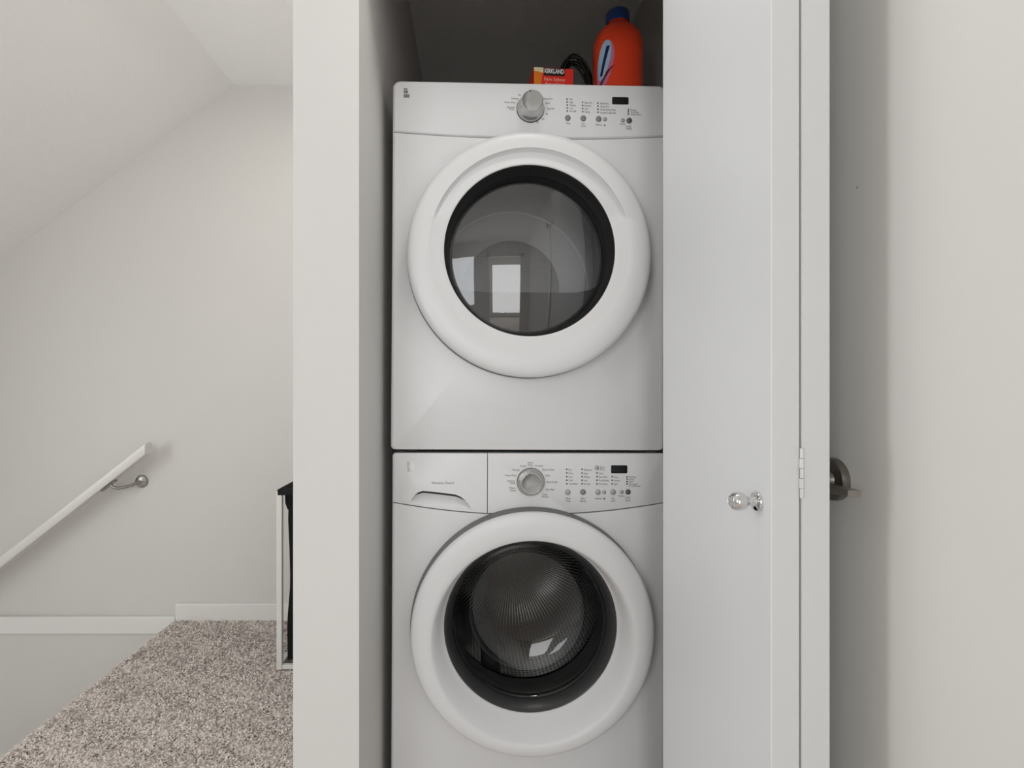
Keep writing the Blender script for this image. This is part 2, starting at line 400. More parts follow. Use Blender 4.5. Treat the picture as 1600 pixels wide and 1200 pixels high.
# door jamb casing of the side door and the rear doorway
bm = bmesh.new()
box(bm, XR-0.016, XR-0.0005, DY1+0.012, DY1+0.085, 0, 2.12, 0.003); box(bm, XR-0.016, XR-0.0005, DY0-0.085, DY0-0.012, 0, 2.12, 0.003)
box(bm, XR-0.016, XR-0.0005, DY0-0.085, DY1+0.085, 2.05, 2.12, 0.003)
struct('trim_1', bm, M['trim'], 'white casing around the side door', 'trim')
bm = bmesh.new()
box(bm, -0.50, -0.42, -1.6+0.0005, -1.6+0.018, 0, 2.11, 0.003); box(bm, 0.36, 0.44, -1.6+0.0005, -1.6+0.018, 0, 2.11, 0.003)
box(bm, -0.50, 0.44, -1.6+0.0005, -1.6+0.018, 2.03, 2.11, 0.003)
struct('trim_2', bm, M['trim'], 'white casing around the doorway behind the viewer', 'trim')

# windows
def window(name, plane, c, u0, u1, w0, w1, label):
    root = empty(name, (0, 0, 0)); tag(root, label, 'window', kind='structure')
    t = 0.05
    bm = bmesh.new(); rect_wall(bm, plane, c-0.02, c+0.02, u0, u1, w0, w1, holes=((u0+t, u1-t, w0+t, w1-t),))
    obj('window_frame', bm, M['trim'], root)
    bm = bmesh.new(); cm = (w0+w1)/2
    if plane == 'Y': box(bm, u0+t, u1-t, c-0.012, c+0.012, cm-0.02, cm+0.02)
    else: box(bm, c-0.012, c+0.012, u0+t, u1-t, cm-0.02, cm+0.02)
    obj('window_rail', bm, M['trim'], root)
    bm = bmesh.new()
    if plane == 'Y': box(bm, u0+t, u1-t, c-0.003, c+0.003, w0+t, w1-t)
    else: box(bm, c-0.003, c+0.003, u0+t, u1-t, w0+t, w1-t)
    obj('pane', bm, M['pane'], root)
window('window_1', 'X', -2.57, 0.54, 0.90, 0.6, 2.1, 'tall narrow window in the far left hallway wall')
window('window_2', 'Y', -1.67, -1.70, -0.80, 0.85, 2.05, 'window in the wall behind the viewer')

window('added_window_3', 'X', -4.07, 1.30, 2.20, -1.35, -0.15, 'unseen window added low at the foot of the stairs for fill light')  # unseen window added to go with the stairwell fill light

# ceiling lamps; the hallway one is added as fill
def ceiling_lamp(x, y, r, label):
    root = empty('ceiling_lamp', (x, y, HC)); tag(root, label, 'ceiling lamp')
    bm = bmesh.new(); lathe(bm, [(0, 0), (r*1.02, 0), (r*1.04, -0.015), (r, -0.022), (0, -0.022)], 'Z'); obj('lamp_base', bm, M['nickel'], root, 40)
    bm = bmesh.new(); lathe(bm, [(r*0.96, -0.022), (r*0.9, -0.040), (r*0.6, -0.056), (0, -0.062)], 'Z'); obj('lamp_shade', bm, M['lampglass'], root, 60)
ceiling_lamp(0.20, 0.80, 0.14, 'round flush ceiling lamp added unseen in the hallway as fill light')
ceiling_lamp(-0.66, 1.62, 0.12, 'round flush ceiling lamp above the landing by the stairs')

# staircase going down to the left
st = empty('staircase', (XS, (YS+YB)/2, -0.2)); tag(st, 'beige carpeted staircase going down to the left of the landing', 'staircase', kind='structure')
me = None
for i in range(10):
    z1 = -0.205*(i+1); x1 = XS-0.255*i
    if me is None:
        bm = bmesh.new(); box(bm, -0.255, 0.0, -(YB-YS)/2+0.002, (YB-YS)/2-0.016, -0.205, 0, 0.008)
        o = obj('step', bm, M['carpet'], st); me = o.data
    else:
        o = bpy.data.objects.new('step', me); C.objects.link(o); o.parent = st
    o.location = (x1-XS, 0, z1+0.2)

# carpet pile on the visible landing: one object that nobody could count
rng = np.random.default_rng(3)
def tufts(x0, x1, y0, y1, count, edge=False):
    cx = rng.uniform(x0, x1, count); cy = rng.uniform(y0, y1, count)
    lean = 0.0045+rng.uniform(0, 0.006, count)
    field = np.sin(cx*23+np.sin(cy*17)*2)+np.sin(cy*29+cx*11)
    ang = 4.2+field*0.35+rng.normal(0, 1.5, count)
    h = 0.006+rng.uniform(0, 0.0035, count)+0.0012*np.sin(cx*60+cy*37)*np.sin(cy*71-cx*20)
    w = 0.0021+rng.uniform(0, 0.0015, count)
    dx, dy = np.cos(ang), np.sin(ang)
    px_, py_ = -dy, dx
    zb = np.full(count, 0.0)
    V = np.zeros((count, 5, 3))
    base = np.stack([cx, cy, zb], 1)
    V[:, 0] = base+np.stack([px_*w, py_*w, 0*w], 1)
    V[:, 1] = base-np.stack([px_*w, py_*w, 0*w], 1)
    mid = base+np.stack([dx*lean*.45, dy*lean*.45, h*.75], 1)
    V[:, 2] = mid-np.stack([px_*w*1.1, py_*w*1.1, 0*w], 1)
    V[:, 3] = mid+np.stack([px_*w*1.1, py_*w*1.1, 0*w], 1)
    V[:, 4] = base+np.stack([dx*lean*1.3, dy*lean*1.3, h], 1)
    return V
V = tufts(XS+0.002, XP-0.016, 1.24, YB-0.016, 95000)
V2 = tufts(XS-0.004, XS+0.012, 1.24, YB-0.02, 2600)
V = np.concatenate([V, V2]); nT = len(V)
me = bpy.data.meshes.new('carpet_pile')
me.vertices.add(nT*5); me.vertices.foreach_set('co', V.reshape(-1))
b = np.arange(nT)[:, None]*5
fidx = np.concatenate([b+np.array([[0, 1, 2, 3]]), b+np.array([[3, 2, 4]])], 1).reshape(-1)
me.loops.add(nT*7); me.loops.foreach_set('vertex_index', fidx)
me.polygons.add(nT*2)
ls = np.stack([np.arange(nT)*7, np.arange(nT)*7+4], 1).reshape(-1); me.polygons.foreach_set('loop_start', ls)
me.update(calc_edges=True); me.validate()
o = link('carpet_pile', me, M['yarn']); tag(o, 'beige shaggy carpet pile on the landing beside the stairs', 'carpet', kind='stuff')

# ------------------------------------------------------------------ handrail
rail = empty('handrail', W(232, 700, 2.27)); tag(rail, 'white painted handrail sloping down to the left along the back wall', 'handrail')
R0 = Vector(rail.location)
bm = bmesh.new()
# section: x' = depth (y), z' = height, rounded front; swept along the slope with a plumb-cut end
sec = []
hh, dd = 0.060, 0.046   # vertical thickness (plumb), depth
front = [(-0.0265, -0.0255), (-0.0275, -0.0235), (-0.0275, 0.010), (-0.0250, 0.0185), (-0.0190, 0.0240), (-0.0110, 0.0265), (0.0110, 0.0265), (0.0190, 0.0240), (0.0250, 0.0185), (0.0275, 0.010), (0.0275, -0.0235), (0.0265, -0.0255)]
Lx = 1.75; slope = 0.783
ra = [bm.verts.new((0, a, b_)) for a, b_ in front]; rb = [bm.verts.new((-Lx, a, b_-Lx*slope)) for a, b_ in front]
rm = [bm.verts.new((-0.004, a*1.0, b_-0.004*slope)) for a, b_ in front]
for v, (a, b_) in zip(ra, front): v.co = (0, a*0.94, b_*0.94)
N = len(front)
for i in range(N):
    j = (i+1) % N; bm.faces.new((ra[i], ra[j], rm[j], rm[i])); bm.faces.new((rm[i], rm[j], rb[j], rb[i]))
bm.faces.new(ra); bm.faces.new(rb)
obj('rail', bm, M['rail'], rail, 35)
def bracket(px, py, zoff):
    p = W(px, py, YB)-R0
    br = None
    bm = bmesh.new()
    lathe(bm, [(0, p.y-0.0005), (0.029, p.y-0.0005), (0.029, p.y-0.004), (0.026, p.y-0.009), (0.014, p.y-0.012), (0.0, p.y-0.0125)], 'Y', (p.x, 0, p.z), 32)
    pl = obj('bracket', bm, M['nickel'], rail, 40)
    # arm: leaves the plate, curves under the rail and up to it
    rx = p.x-0.095
    rz = rx*slope-0.030
    bm = bmesh.new()
    pts = []
    P0 = Vector((p.x, p.y-0.010, p.z)); P1 = Vector((p.x-0.03, p.y-0.035, p.z-0.012)); P2 = Vector((rx+0.02, 0.0, rz-0.035)); P3 = Vector((rx, 0, rz))
    for i in range(17):
        t_ = i/16; pts.append(P0*(1-t_)**3+P1*3*t_*(1-t_)**2+P2*3*t_*t_*(1-t_)+P3*t_**3)
    tube(bm, pts, 0.0065, 12)
    # saddle under the rail
    m_ = Matrix.Translation((rx-0.005, 0, rz-0.001-0.005*slope)) @ Matrix.Rotation(-math.atan(slope), 4, 'Y') @ Matrix.Diagonal((0.075, 0.022, 0.005, 1))
    bmesh.ops.create_cube(bm, size=1.0, matrix=m_)
    obj('bracket_arm', bm, M['nickel'], pl, 40)
bracket(222, 752, 0)
p0 = W(222, 752, YB)
bracket(222-(1.0/YB*F), 752+slope*(1.0/YB*F), 0)

# ------------------------------------------------------------------ laundry hamper behind the partition
HX, HY = -0.726, 1.92
hm = empty('laundry_hamper', (HX, HY, 0)); tag(hm, 'black fabric laundry hamper in a white metal frame standing on the carpet', 'hamper')
hw, hd, hh = 0.335, 0.32, 0.682
for (x, y) in ((0, 0), (hw, 0), (0, hd), (hw, hd)):
    bm = bmesh.new(); box(bm, x-0.010, x+0.010, y-0.010, y+0.010, 0.013, hh-0.001, 0.002); obj('post', bm, M['whitemetal'], hm)
bm = bmesh.new()
for y in (0, hd): box(bm, 0.010, hw-0.010, y-0.008, y+0.008, 0.014, 0.030, 0.002)
for x in (0, hw): box(bm, x-0.008, x+0.008, 0.010, hd-0.010, 0.014, 0.030, 0.002)
obj('lower_frame', bm, M['whitemetal'], hm)
bm = bmesh.new()
for y in (0, hd): box(bm, 0.010, hw-0.010, y-0.006, y+0.006, hh-0.018, hh-0.004, 0.002)
for x in (0, hw): box(bm, x-0.006, x+0.006, 0.010, hd-0.010, hh-0.018, hh-0.004, 0.002)
obj('upper_frame', bm, M['whitemetal'], hm)
bm = bmesh.new()   # bag: open box with slight belly and sag
rings = []
for k in range(13):
    t_ = k/12; z = hh-0.012-t_*(hh-0.05)
    ins_ = 0.018+0.005*math.sin(t_*PI*1.3)+0.003*t_
    ring = []
    for (sx, sy) in rrect(ins_, hw-ins_, ins_, hd-ins_, 0.010, 3): ring.append(bm.verts.new((sx+0.0025*math.sin(sy*60+k), sy+0.0025*math.sin(sx*70+k*1.7), z)))
    rings.append(ring)
for a, b_ in zip(rings, rings[1:]):
    for i in range(len(a)): bm.faces.new((a[i], a[(i+1) % len(a)], b_[(i+1) % len(a)], b_[i]))
bm.faces.new(rings[-1])
bag = obj('bag', bm, M['blackcloth'], hm, 60)
bm = bmesh.new()  # folded cuff over the upper frame
for k, (off, z) in enumerate(((0.032, hh-0.012), (0.004, hh+0.004), (-0.009, hh+0.002), (-0.010, hh-0.020), (0.012, hh-0.075))):
    pass
prev = None
for (off, z) in ((0.034, hh-0.020), (0.012, hh+0.004), (-0.002, hh+0.006), (-0.0115, hh+0.001), (-0.0115, hh-0.016), (0.0105, hh-0.020), (0.0115, hh-0.055), (0.018, hh-0.080)):
    ring = [bm.verts.new((sx, sy, z+0.002*math.sin(sx*40+sy*31))) for (sx, sy) in rrect(off, hw-off, off, hd-off, 0.012, 3)]
    if prev:
        for i in range(len(ring)): bm.faces.new((prev[i], prev[(i+1) % len(ring)], ring[(i+1) % len(ring)], ring[i]))
    prev = ring
obj('cuff', bm, M['blackcloth'], bag, 60)

# ------------------------------------------------------------------ appliances
AW, AD = 0.686, 0.76
YA = 1.278
def appliance(name, z0, label, cat, yaw, roll):
    root = empty(name, ((825.5-PX0)*YA/F, YA, z0), (0, roll, yaw)); tag(root, label, cat)
    Mw = Matrix.Translation(root.location) @ root.rotation_euler.to_matrix().to_4x4()
    Mi = Mw.inverted()
    def L(px, py, y=0.0):
        o_ = Mi @ Vector((0, 0, CAMZ)); d_ = (Mi.to_3x3() @ Vector(((px-PX0)/F, 1, -(py-PY0)/F)))
        t_ = (y-o_.y)/d_.y; return o_+d_*t_
    return root, L
def cabinet(root, H, hole):
    t_ = 0.006; w = AW/2
    bm = bmesh.new()
    box(bm, -w, -w+t_, 0.025, AD, 0.02, H-0.004, 0.002); box(bm, w-t_, w, 0.025, AD, 0.02, H-0.004, 0.002)
    box(bm, -w+t_, w-t_, 0.025, AD, H-0.012, H-0.004); box(bm, -w+t_, w-t_, 0.025, AD, 0.02, 0.028)
    box(bm, -w+t_, w-t_, AD-t_, AD, 0.028, H-0.012)
    obj('cabinet', bm, M['enamel'], root)
    # dark inner frame behind the front skins (shows in the seams only)
    bm = bmesh.new(); panel(bm, rrect(-w+0.006, w-0.006, 0.024, H-0.014, 0.004, 1), 0.016, 0.026, 0.0, 0.0, 0.0005, hole)
    obj('inner_frame', bm, M['seam'], root)
    for (x, y) in ((-w+0.05, 0.06), (w-0.05, 0.06), (-w+0.05, AD-0.06), (w-0.05, AD-0.06)):
        bm = bmesh.new(); lathe(bm, [(0, -0.0065), (0.020, -0.0065), (0.022, 0.0), (0.014, 0.004), (0.012, 0.024), (0, 0.024)], 'Z', (x, y, 0), 20)
        obj('foot', bm, M['rubber'], root, 40)
def smile(zc, k, xs):
    return [(x, zc+k*(x/(AW/2))**2) for x in xs]
def knob(root, L, px, py, turn, kd=1.0):
    c = L(px, py, 0)
    bm = bmesh.new()
    lathe(bm, [(0.0, 0.001), (0.0345, 0.001), (0.0350, -0.0015), (0.0340, -0.003)], 'Y', (c.x, 0, c.z), 48)
    kb = obj('knob', bm, M['button_dark'], root, 35)
    bm = bmesh.new()
    def wp(th, k, r, h):   # flattened finger grip at the lower side
        return r, h
    lathe(bm, [(0.0335, -0.002), (0.0335, -0.006), (0.0318, -0.0095), (0.0285, -0.013*kd), (0.0270, -0.020*kd), (0.0262, -0.034*kd), (0.0258, -0.0385*kd), (0.0245, -0.0395*kd), (0.0235, -0.0385*kd)], 'Y', (c.x, 0, c.z), 48)
    obj('knob_body', bm, M['knob'], kb, 35)
    bm = bmesh.new()
    def wp(th, k, r, h):
        d = math.cos(th-turn); return r, h+0.0035*(1 if k in (1, 2) else 0)*max(0, d)**2
    lathe(bm, [(0.0240, -0.0385*kd), (0.0200, -0.0385*kd+0.0007), (0.0120, -0.0385*kd+0.0017), (0, -0.0385*kd+0.0019)], 'Y', (c.x, 0, c.z), 48, warp=wp)
    obj('knob_face', bm, M['knobface'], kb, 60)
    # pointer notch at the rim and dark grip hollow on the flange
    bm = bmesh.new(); a = math.radians(104)
    m_ = Matrix.Translation((c.x+0.0235*math.cos(a), -0.0385*kd, c.z+0.0235*math.sin(a))) @ Matrix.Rotation(-(a-PI/2), 4, 'Y') @ Matrix.Diagonal((0.0025, 0.003, 0.004, 1))
    bmesh.ops.create_cube(bm, size=1.0, matrix=m_)
    obj('pointer', bm, M['button_dark'], kb)
    return c
def button(root, L, px, py, rpx, m):
    c = L(px, py, 0); r = rpx/626.0
    bm = bmesh.new(); lathe(bm, [(r, 0.0008), (r, -0.0012), (r*0.86, -0.0024), (r*0.4, -0.0030), (0, -0.0031)], 'Y', (c.x, 0, c.z), 24)
    return obj('button', bm, m, root, 50)
def displayp(root, L, x0, y0, x1, y1):
    a = L(x0, y1, 0); b_ = L(x1, y0, 0)
    bm = bmesh.new(); prism(bm, rrect(a.x, b_.x, a.z, b_.z, 0.0025, 3), -0.0008, 0.002)
    return obj('display', bm, M['black'], root)
TS = 0.0068
def words(bm, L, items):
    for it in items:
        s, px, py, wpx = it[:4]; al = it[4] if len(it) > 4 else 'CENTER'
        c = L(px, py, -0.0006)
        text_bm(bm, s, c.x, c.y, c.z, TS, al, width=wpx/626.0)
def dots(bm, L, pts, r=1.25):
    for (px, py) in pts:
        c = L(px, py, -0.0007); disc(bm, c.x, c.y, c.z, r/626.0, 10)

# --- washer
HWZ = 0.9005
wr, LW = appliance('washing_machine', 0.0065, 'white front-loading washing machine at the bottom of the closet stack with a detergent drawer', 'washing machine', math.radians(1.0), math.radians(0.25))
ring_c = LW(829.5, 979.5, 0.0)
RCX, RCZ = ring_c.x, ring_c.z
cabinet(wr, HWZ, (RCX, RCZ, 0.245))
w = AW/2
xs = [ -w + AW*i/24 for i in range(25)]
zc_w = LW(825, 804.5).z; k_w = 0.0305
# lower front skin
ol = smile(zc_w-0.0009, k_w, xs)[::-1] + [(-w, 0.085), (w, 0.085)]
bm = bmesh.new(); panel(bm, ol, 0.0, 0.022, 0.010, 0.0008, 0.008, (RCX, RCZ, 0.245)); obj('front_panel', bm, M['enamel'], wr, 30)
bm = bmesh.new(); panel(bm, rrect(-w, w, 0.012, 0.083, 0.004, 2), 0.003, 0.022, 0.010, 0.001, 0.008); obj('kick_panel', bm, M['enamel'], wr, 30)
# control panel right of the drawer seam
xd = LW(761.5, 755).x
xs1 = [xd+0.0007+(w-xd-0.0007)*i/16 for i in range(17)]
ol = smile(zc_w+0.0006, k_w, xs1)
r_ = 0.008; ztop = HWZ
top = [(w-r_+r_*math.cos(a), ztop-r_+r_*math.sin(a)) for a in [PI/2*i/4 for i in range(5)]] + [(xd+0.0007, ztop)]
bm = bmesh.new(); panel(bm, ol+top, 0.0, 0.022, 0.010, 0.002, 0.008, side=(0.05, 1)); obj('control_panel', bm, M['plastic'], wr, 30)
# detergent drawer front with a scooped handle: built as a skin with a recessed pocket
pk = [LW(*p, 0.0) for p in ((641.0, 784.6), (643.6, 779.5), (648.0, 773.6), (653.5, 769.3), (660.5, 767.1), (673, 768.1), (690, 770.1), (706, 772.0), (713, 773.2), (720, 776.4), (727, 781.8), (732.5, 788.2), (737.0, 795.8), (715, 793.4), (690, 790.4), (665, 787.4))]
pk = [(p.x, p.z) for p in pk]
xs2 = [-w+(xd-0.0007+w)*i/10 for i in range(11)]
outl = smile(zc_w+0.0006, k_w, xs2) + [(xd-0.0007, ztop)] + [(-w+r_+r_*math.cos(a), ztop-r_+r_*math.sin(a)) for a in [PI/2+PI/2*i/4 for i in range(5)]]
def drawer(outline, pocket):
    bm = bmesh.new()
    rx, rz, ry, n_ = 0.010, 0.0012, 0.008, 5
    X = [p[0] for p in outline]; xa, xb = min(X), max(X); Zs = [p[1] for p in outline]; za, zb = min(Zs), max(Zs)
    loops = []
    for k in range(n_+1):
        a = PI/2*k/n_; kx, kz, y = rx*(1-math.sin(a)), rz*(1-math.sin(a)), ry*(1-math.cos(a))
        loops.append([bm.verts.new((xa+kx+(x-xa)/(xb-xa)*(xb-xa-kx), y, za+kz+(z-za)/(zb-za)*(zb-za-2*kz))) for x, z in outline])
    loops.append([bm.verts.new((x, 0.022, z)) for x, z in outline])
    N = len(outline)
    for a, b_ in zip(loops, loops[1:]):
        for i in range(N): bm.faces.new((a[i], a[(i+1) % N], b_[(i+1) % N], b_[i]))
    K = len(pocket)
    pv = [bm.verts.new((x, 0.0, z)) for x, z in pocket]
    fe = [bm.edges.get((loops[0][i], loops[0][(i+1) % N])) for i in range(N)]
    fe += [bm.edges.new((pv[i], pv[(i+1) % K])) for i in range(K)]
    bmesh.ops.triangle_fill(bm, edges=fe, use_beauty=True)
    # pocket: deep under the top lip, running out to the bottom edge
    zt = max(p[1] for p in pocket); zb2 = min(p[1] for p in pocket)
    prev = pv; lipx = [p[0] for p in pocket]; cx = sum(lipx)/K
    for s in (0.02, 0.10, 0.25, 0.45, 0.65, 0.85):
        ring = []
        for (x, z) in pocket:
            # move towards the pocket's lower edge line and inwards
            zl = np.interp(x, [pocket[0][0], pocket[12][0]], [pocket[0][1], pocket[12][1]])
            zz = z+(zl-z)*s*0.98; xx = x+(cx-x)*s*0.06
            hfrac = min(1.0, max(0.0, (z-zl)/0.022))
            dep = 0.021*hfrac**0.6*(1-s)**0.9
            ring.append(bm.verts.new((xx, dep, zz)))
        for i in range(K):
            bm.faces.new((prev[i], prev[(i+1) % K], ring[(i+1) % K], ring[i]))
        prev = ring
    bm.faces.new(prev)
    bmesh.ops.remove_doubles(bm, verts=bm.verts, dist=2e-5)
    return bm
obj('detergent_drawer', drawer(outl, pk), M['plastic'], wr, 30)
bm = bmesh.new(); c = LW(691.5, 754.6, -0.0006); text_bm(bm, 'Vibration Guard', c.x, c.y, c.z, 0.0085, width=34.5/626)
obj('drawer_lettering', bm, M['print'], wr)
knob(wr, LW, 829.2, 752.8, 2.6, 0.6)
bm = bmesh.new()
words(bm, LW, [('Hand', 828.5, 723.0, 8), ('Wash', 828.5, 726.8, 8), ('Casual', 817.3, 728.1, 9), ('Freshen', 842.4, 727.9, 12.5),
 ('Normal', 806.1, 734.3, 10.5), ('Quick Wash', 856.6, 734.0, 19), ('Heavy Duty', 797.8, 742.9, 17.5), ('Jeans', 856.0, 742.9, 7.5),
 ('Sanitary', 798.5, 751.4, 12), ('Wash', 800.8, 755.0, 8), ('Rinse & Spin', 862.8, 753.3, 17.5), ('Whitest', 800.6, 762.6, 10), ('Whites', 801.4, 766.5, 9),
 ('Spin Only', 859.4, 764.9, 13),
 ('Hot', 888.3, 734.0, 4.5, 'LEFT'), ('Warm', 888.3, 739.6, 7.3, 'LEFT'), ('Cool', 888.3, 745.2, 6, 'LEFT'), ('Cold', 888.3, 750.6, 6, 'LEFT'), ('Cold Water', 889, 756.2, 14, 'LEFT'),
 ('Maximum', 912, 734.2, 13, 'LEFT'), ('High', 912, 739.9, 6, 'LEFT'), ('Medium', 912, 745.3, 10, 'LEFT'), ('Low', 912, 750.8, 5.4, 'LEFT'), ('No Spin', 912, 756.3, 10.5, 'LEFT'),
 ('Extra', 941.3, 730.2, 7), ('Rinse', 941.3, 733.6, 7), ('Chime', 935.6, 739.9, 7, 'LEFT'), ('Stain Clean', 935.6, 745.3, 13, 'LEFT'), ('Fresh Water', 935.6, 750.8, 16, 'LEFT'), ('Extra Rinse', 935.6, 756.3, 13.5, 'LEFT'),
 ('Heavy', 959.2, 745.5, 6.5, 'LEFT'), ('Normal', 959.2, 751.0, 8.7, 'LEFT'), ('Light', 959.2, 756.4, 5.5, 'LEFT'),
 ('Washing', 982.4, 745.4, 11, 'LEFT'), ('Rinsing', 982.4, 749.0, 8, 'LEFT'), ('Spin', 982.4, 752.7, 6, 'LEFT'), ('Door Locked', 983, 756.4, 12.5, 'LEFT'),
 ('Cancel', 971.0, 774.9, 9), ('Options', 935.2, 779.0, 11)])
words(bm, LW, [('Clean', 851.2, 772.6, 8), ('Washer', 852.0, 776.4, 11), ('Wash', 887.6, 778.9, 7.5), ('Temp', 887.6, 782.9, 7.5), ('Spin', 910.9, 778.9, 6.5), ('Speed', 910.9, 782.9, 9),
 ('Soil', 957.7, 778.9, 5), ('Level', 957.7, 782.7, 7), ('START', 981.1, 777.9, 8), ('PAUSE', 981.1, 782.1, 8), ('or to Add Garment', 983, 759.4, 18, 'LEFT')])
tag(obj('panel_lettering', bm, M['print'], wr), kind='stuff')
bm = bmesh.new()
ys_ = [733.4, 739.1, 744.8, 750.4, 756.0]
dots(bm, LW, [(885.6, y) for y in ys_]+[(909.4, y) for y in ys_]+[(932.8, y) for y in ys_[1:]]+[(956.5, y) for y in ys_[2:]]+[(979.8, y) for y in (745.1, 748.7, 752.4, 756.2)]+[(944.2, 779.0)])
tag(obj('indicator_lights', bm, M['led'], wr), kind='stuff')
displayp(wr, LW, 954.7, 727.0, 980.1, 739.4)
for (x, y, r, k) in ((887, 769, 4.4, 'button_pale'), (910.8, 768.8, 4.5, 'button'), (934.1, 769, 4.4, 'button_pale'), (943.9, 769, 3.1, 'button_pale'), (957.7, 768.8, 4.6, 'button_pale'), (971.2, 768.6, 3.1, 'button_pale'), (981.1, 768.6, 4.3, 'button_dark'), (932.6, 730.9, 3.5, 'button_pale')):
    button(wr, LW, x, y, r, M[k])
# worn badge, upper left of the drawer
bm = bmesh.new()
for (a, b_, cc, d) in ((636, 721.5, 639.5, 728), (636.2, 729, 640, 732), (636, 732.5, 640.6, 736.8)):
    p, q = LW(a, d, 0), LW(cc, b_, 0); prism(bm, rrect(p.x, q.x, p.z, q.z, 0.001, 2), -0.0004, 0.0006)
bd = obj('badge', bm, M['smudge_mid'], wr)
bm = bmesh.new()
for (a, b_, cc, d) in ((640.5, 721.5, 648.5, 724), (641, 725, 647.6, 735.5)):
    p, q = LW(a, d, 0), LW(cc, b_, 0); prism(bm, rrect(p.x, q.x, p.z, q.z, 0.0015, 2), -0.0003, 0.0005)
obj('badge_residue', bm, M['smudge_pale'], bd)

# door of the washer
dr = empty('door', (RCX, 0, RCZ)); dr.parent = wr
bm = bmesh.new()
RO = 0.2985
WO = -0.017
lathe(bm, [(RO-0.010, -0.0272), (RO-0.0035, -0.0290), (RO-0.0018, -0.0330), (RO-0.0022, -0.0385), (RO-0.0045, -0.0425), (RO-0.010, -0.0452), (0.274, -0.0470, WO*0.3), (0.258, -0.0468, WO*0.8), (0.2480, -0.0450, WO), (0.2440, -0.0415, WO),
           (0.236, -0.030, WO*0.75), (0.2265, -0.010, WO*0.25), (0.2190, 0.004), (0.2165, 0.006)], 'Y', (0, 0, 0), 128)
obj('door_ring', bm, M['plastic'], dr, 35)
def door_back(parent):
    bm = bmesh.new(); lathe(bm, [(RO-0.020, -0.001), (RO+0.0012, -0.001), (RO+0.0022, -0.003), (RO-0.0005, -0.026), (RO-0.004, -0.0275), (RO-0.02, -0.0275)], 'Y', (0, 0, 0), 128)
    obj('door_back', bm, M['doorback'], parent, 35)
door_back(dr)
bm = bmesh.new()
lathe(bm, [(0.2170, 0.0045), (0.2150, 0.0030), (0.2125, 0.0045), (0.2060, 0.014), (0.1985, 0.026), (0.1960, 0.034), (0.1965, 0.050), (0.225, 0.052), (0.240, 0.030), (0.2425, 0.010)], 'Y', (0, 0, 0), 128)
obj('door_trim', bm, M['trimring'], dr, 40)
bm = bmesh.new()
lathe(bm, [(0.1965, 0.0300), (0.1935, 0.0275), (0.1895, 0.0310), (0.1860, 0.050), (0.1790, 0.085), (0.1640, 0.112), (0.1400, 0.128), (0.0900, 0.136), (0.0, 0.139)], 'Y', (0, 0, 0), 96)
obj('door_glass', bm, M['glass_washer'], dr, 60)
# gasket and drum
bm = bmesh.new()
lathe(bm, [(0.2425, 0.030), (0.236, 0.050), (0.218, 0.058), (0.205, 0.066), (0.198, 0.080), (0.203, 0.092), (0.214, 0.097), (0.205, 0.110), (0.200, 0.122), (0.214, 0.134), (0.240, 0.136)], 'Y', (RCX, 0, RCZ), 96)
obj('gasket', bm, M['rubber'], wr, 50)
bm = bmesh.new()
lathe(bm, [(0.205, 0.140), (0.212, 0.146), (0.246, 0.150), (0.254, 0.160), (0.254, 0.50), (0.240, 0.53), (0.0, 0.53)], 'Y', (RCX, 0, RCZ), 96)
dm = obj('drum', bm, M['steel'], wr, 45)
for i in range(3):
    a = math.radians(250+120*i)
    bm = bmesh.new()
    prof = [(-0.030, 0.252), (-0.014, 0.226), (0.0, 0.208), (0.014, 0.226), (0.030, 0.252)]
    r0 = [];
    for y in (0.19, 0.48):
        r0.append([bm.verts.new((RCX+rr*math.cos(a)-t_*math.sin(a), y, RCZ+rr*math.sin(a)+t_*math.cos(a))) for t_, rr in prof])
    for j in range(4): bm.faces.new((r0[0][j], r0[0][j+1], r0[1][j+1], r0[1][j]))
    bm.faces.new(r0[0]); bm.faces.new(r0[1])
    obj('drum_lifter', bm, M['knob'], dm, 60)

# --- dryer
HDZ = 0.9182
dr_, LD = appliance('tumble_dryer', 0.9138, 'white front-loading tumble dryer stacked on top of the washing machine', 'tumble dryer', math.radians(1.3), math.radians(0.35))
rc = LD(825.0, 403.6, 0.0); DX, DZ = rc.x, rc.z
cabinet(dr_, HDZ, (DX, DZ, 0.250))
zc_d = LD(827, 216.2).z; k_d = 0.0112
ol = smile(zc_d-0.0008, k_d, xs)[::-1] + [(p[0], p[1]) for p in rrect(-w, w, 0.001, 0.3, 0.010, 3)[8:]]
def low_arc():
    r2 = 0.010; out = []
    for cx, a0 in ((-w+r2, 180), (w-r2, 270)):
        for i in range(4):
            a = math.radians(a0+90*i/3); out.append((cx+r2*math.cos(a), 0.001+r2+r2*math.sin(a)))
    return out
ol = smile(zc_d-0.0008, k_d, xs)[::-1] + low_arc()
bm = bmesh.new(); panel(bm, ol, 0.0, 0.022, 0.010, 0.003, 0.008, (DX, DZ, 0.250)); obj('front_panel', bm, M['enamel'], dr_, 30)
r_ = 0.017
top = [(w-r_+r_*math.cos(a), HDZ-r_+r_*math.sin(a)) for a in [PI/2*i/6 for i in range(7)]] + [(-w+r_+r_*math.cos(a), HDZ-r_+r_*math.sin(a)) for a in [PI/2+PI/2*i/6 for i in range(7)]]
bm = bmesh.new(); panel(bm, smile(zc_d+0.0006, k_d, xs)+top, 0.0, 0.035, 0.010, 0.005, 0.008); obj('control_panel', bm, M['plastic'], dr_, 30)
knob(dr_, LD, 828.7, 170.2, 3.0)
bm = bmesh.new()
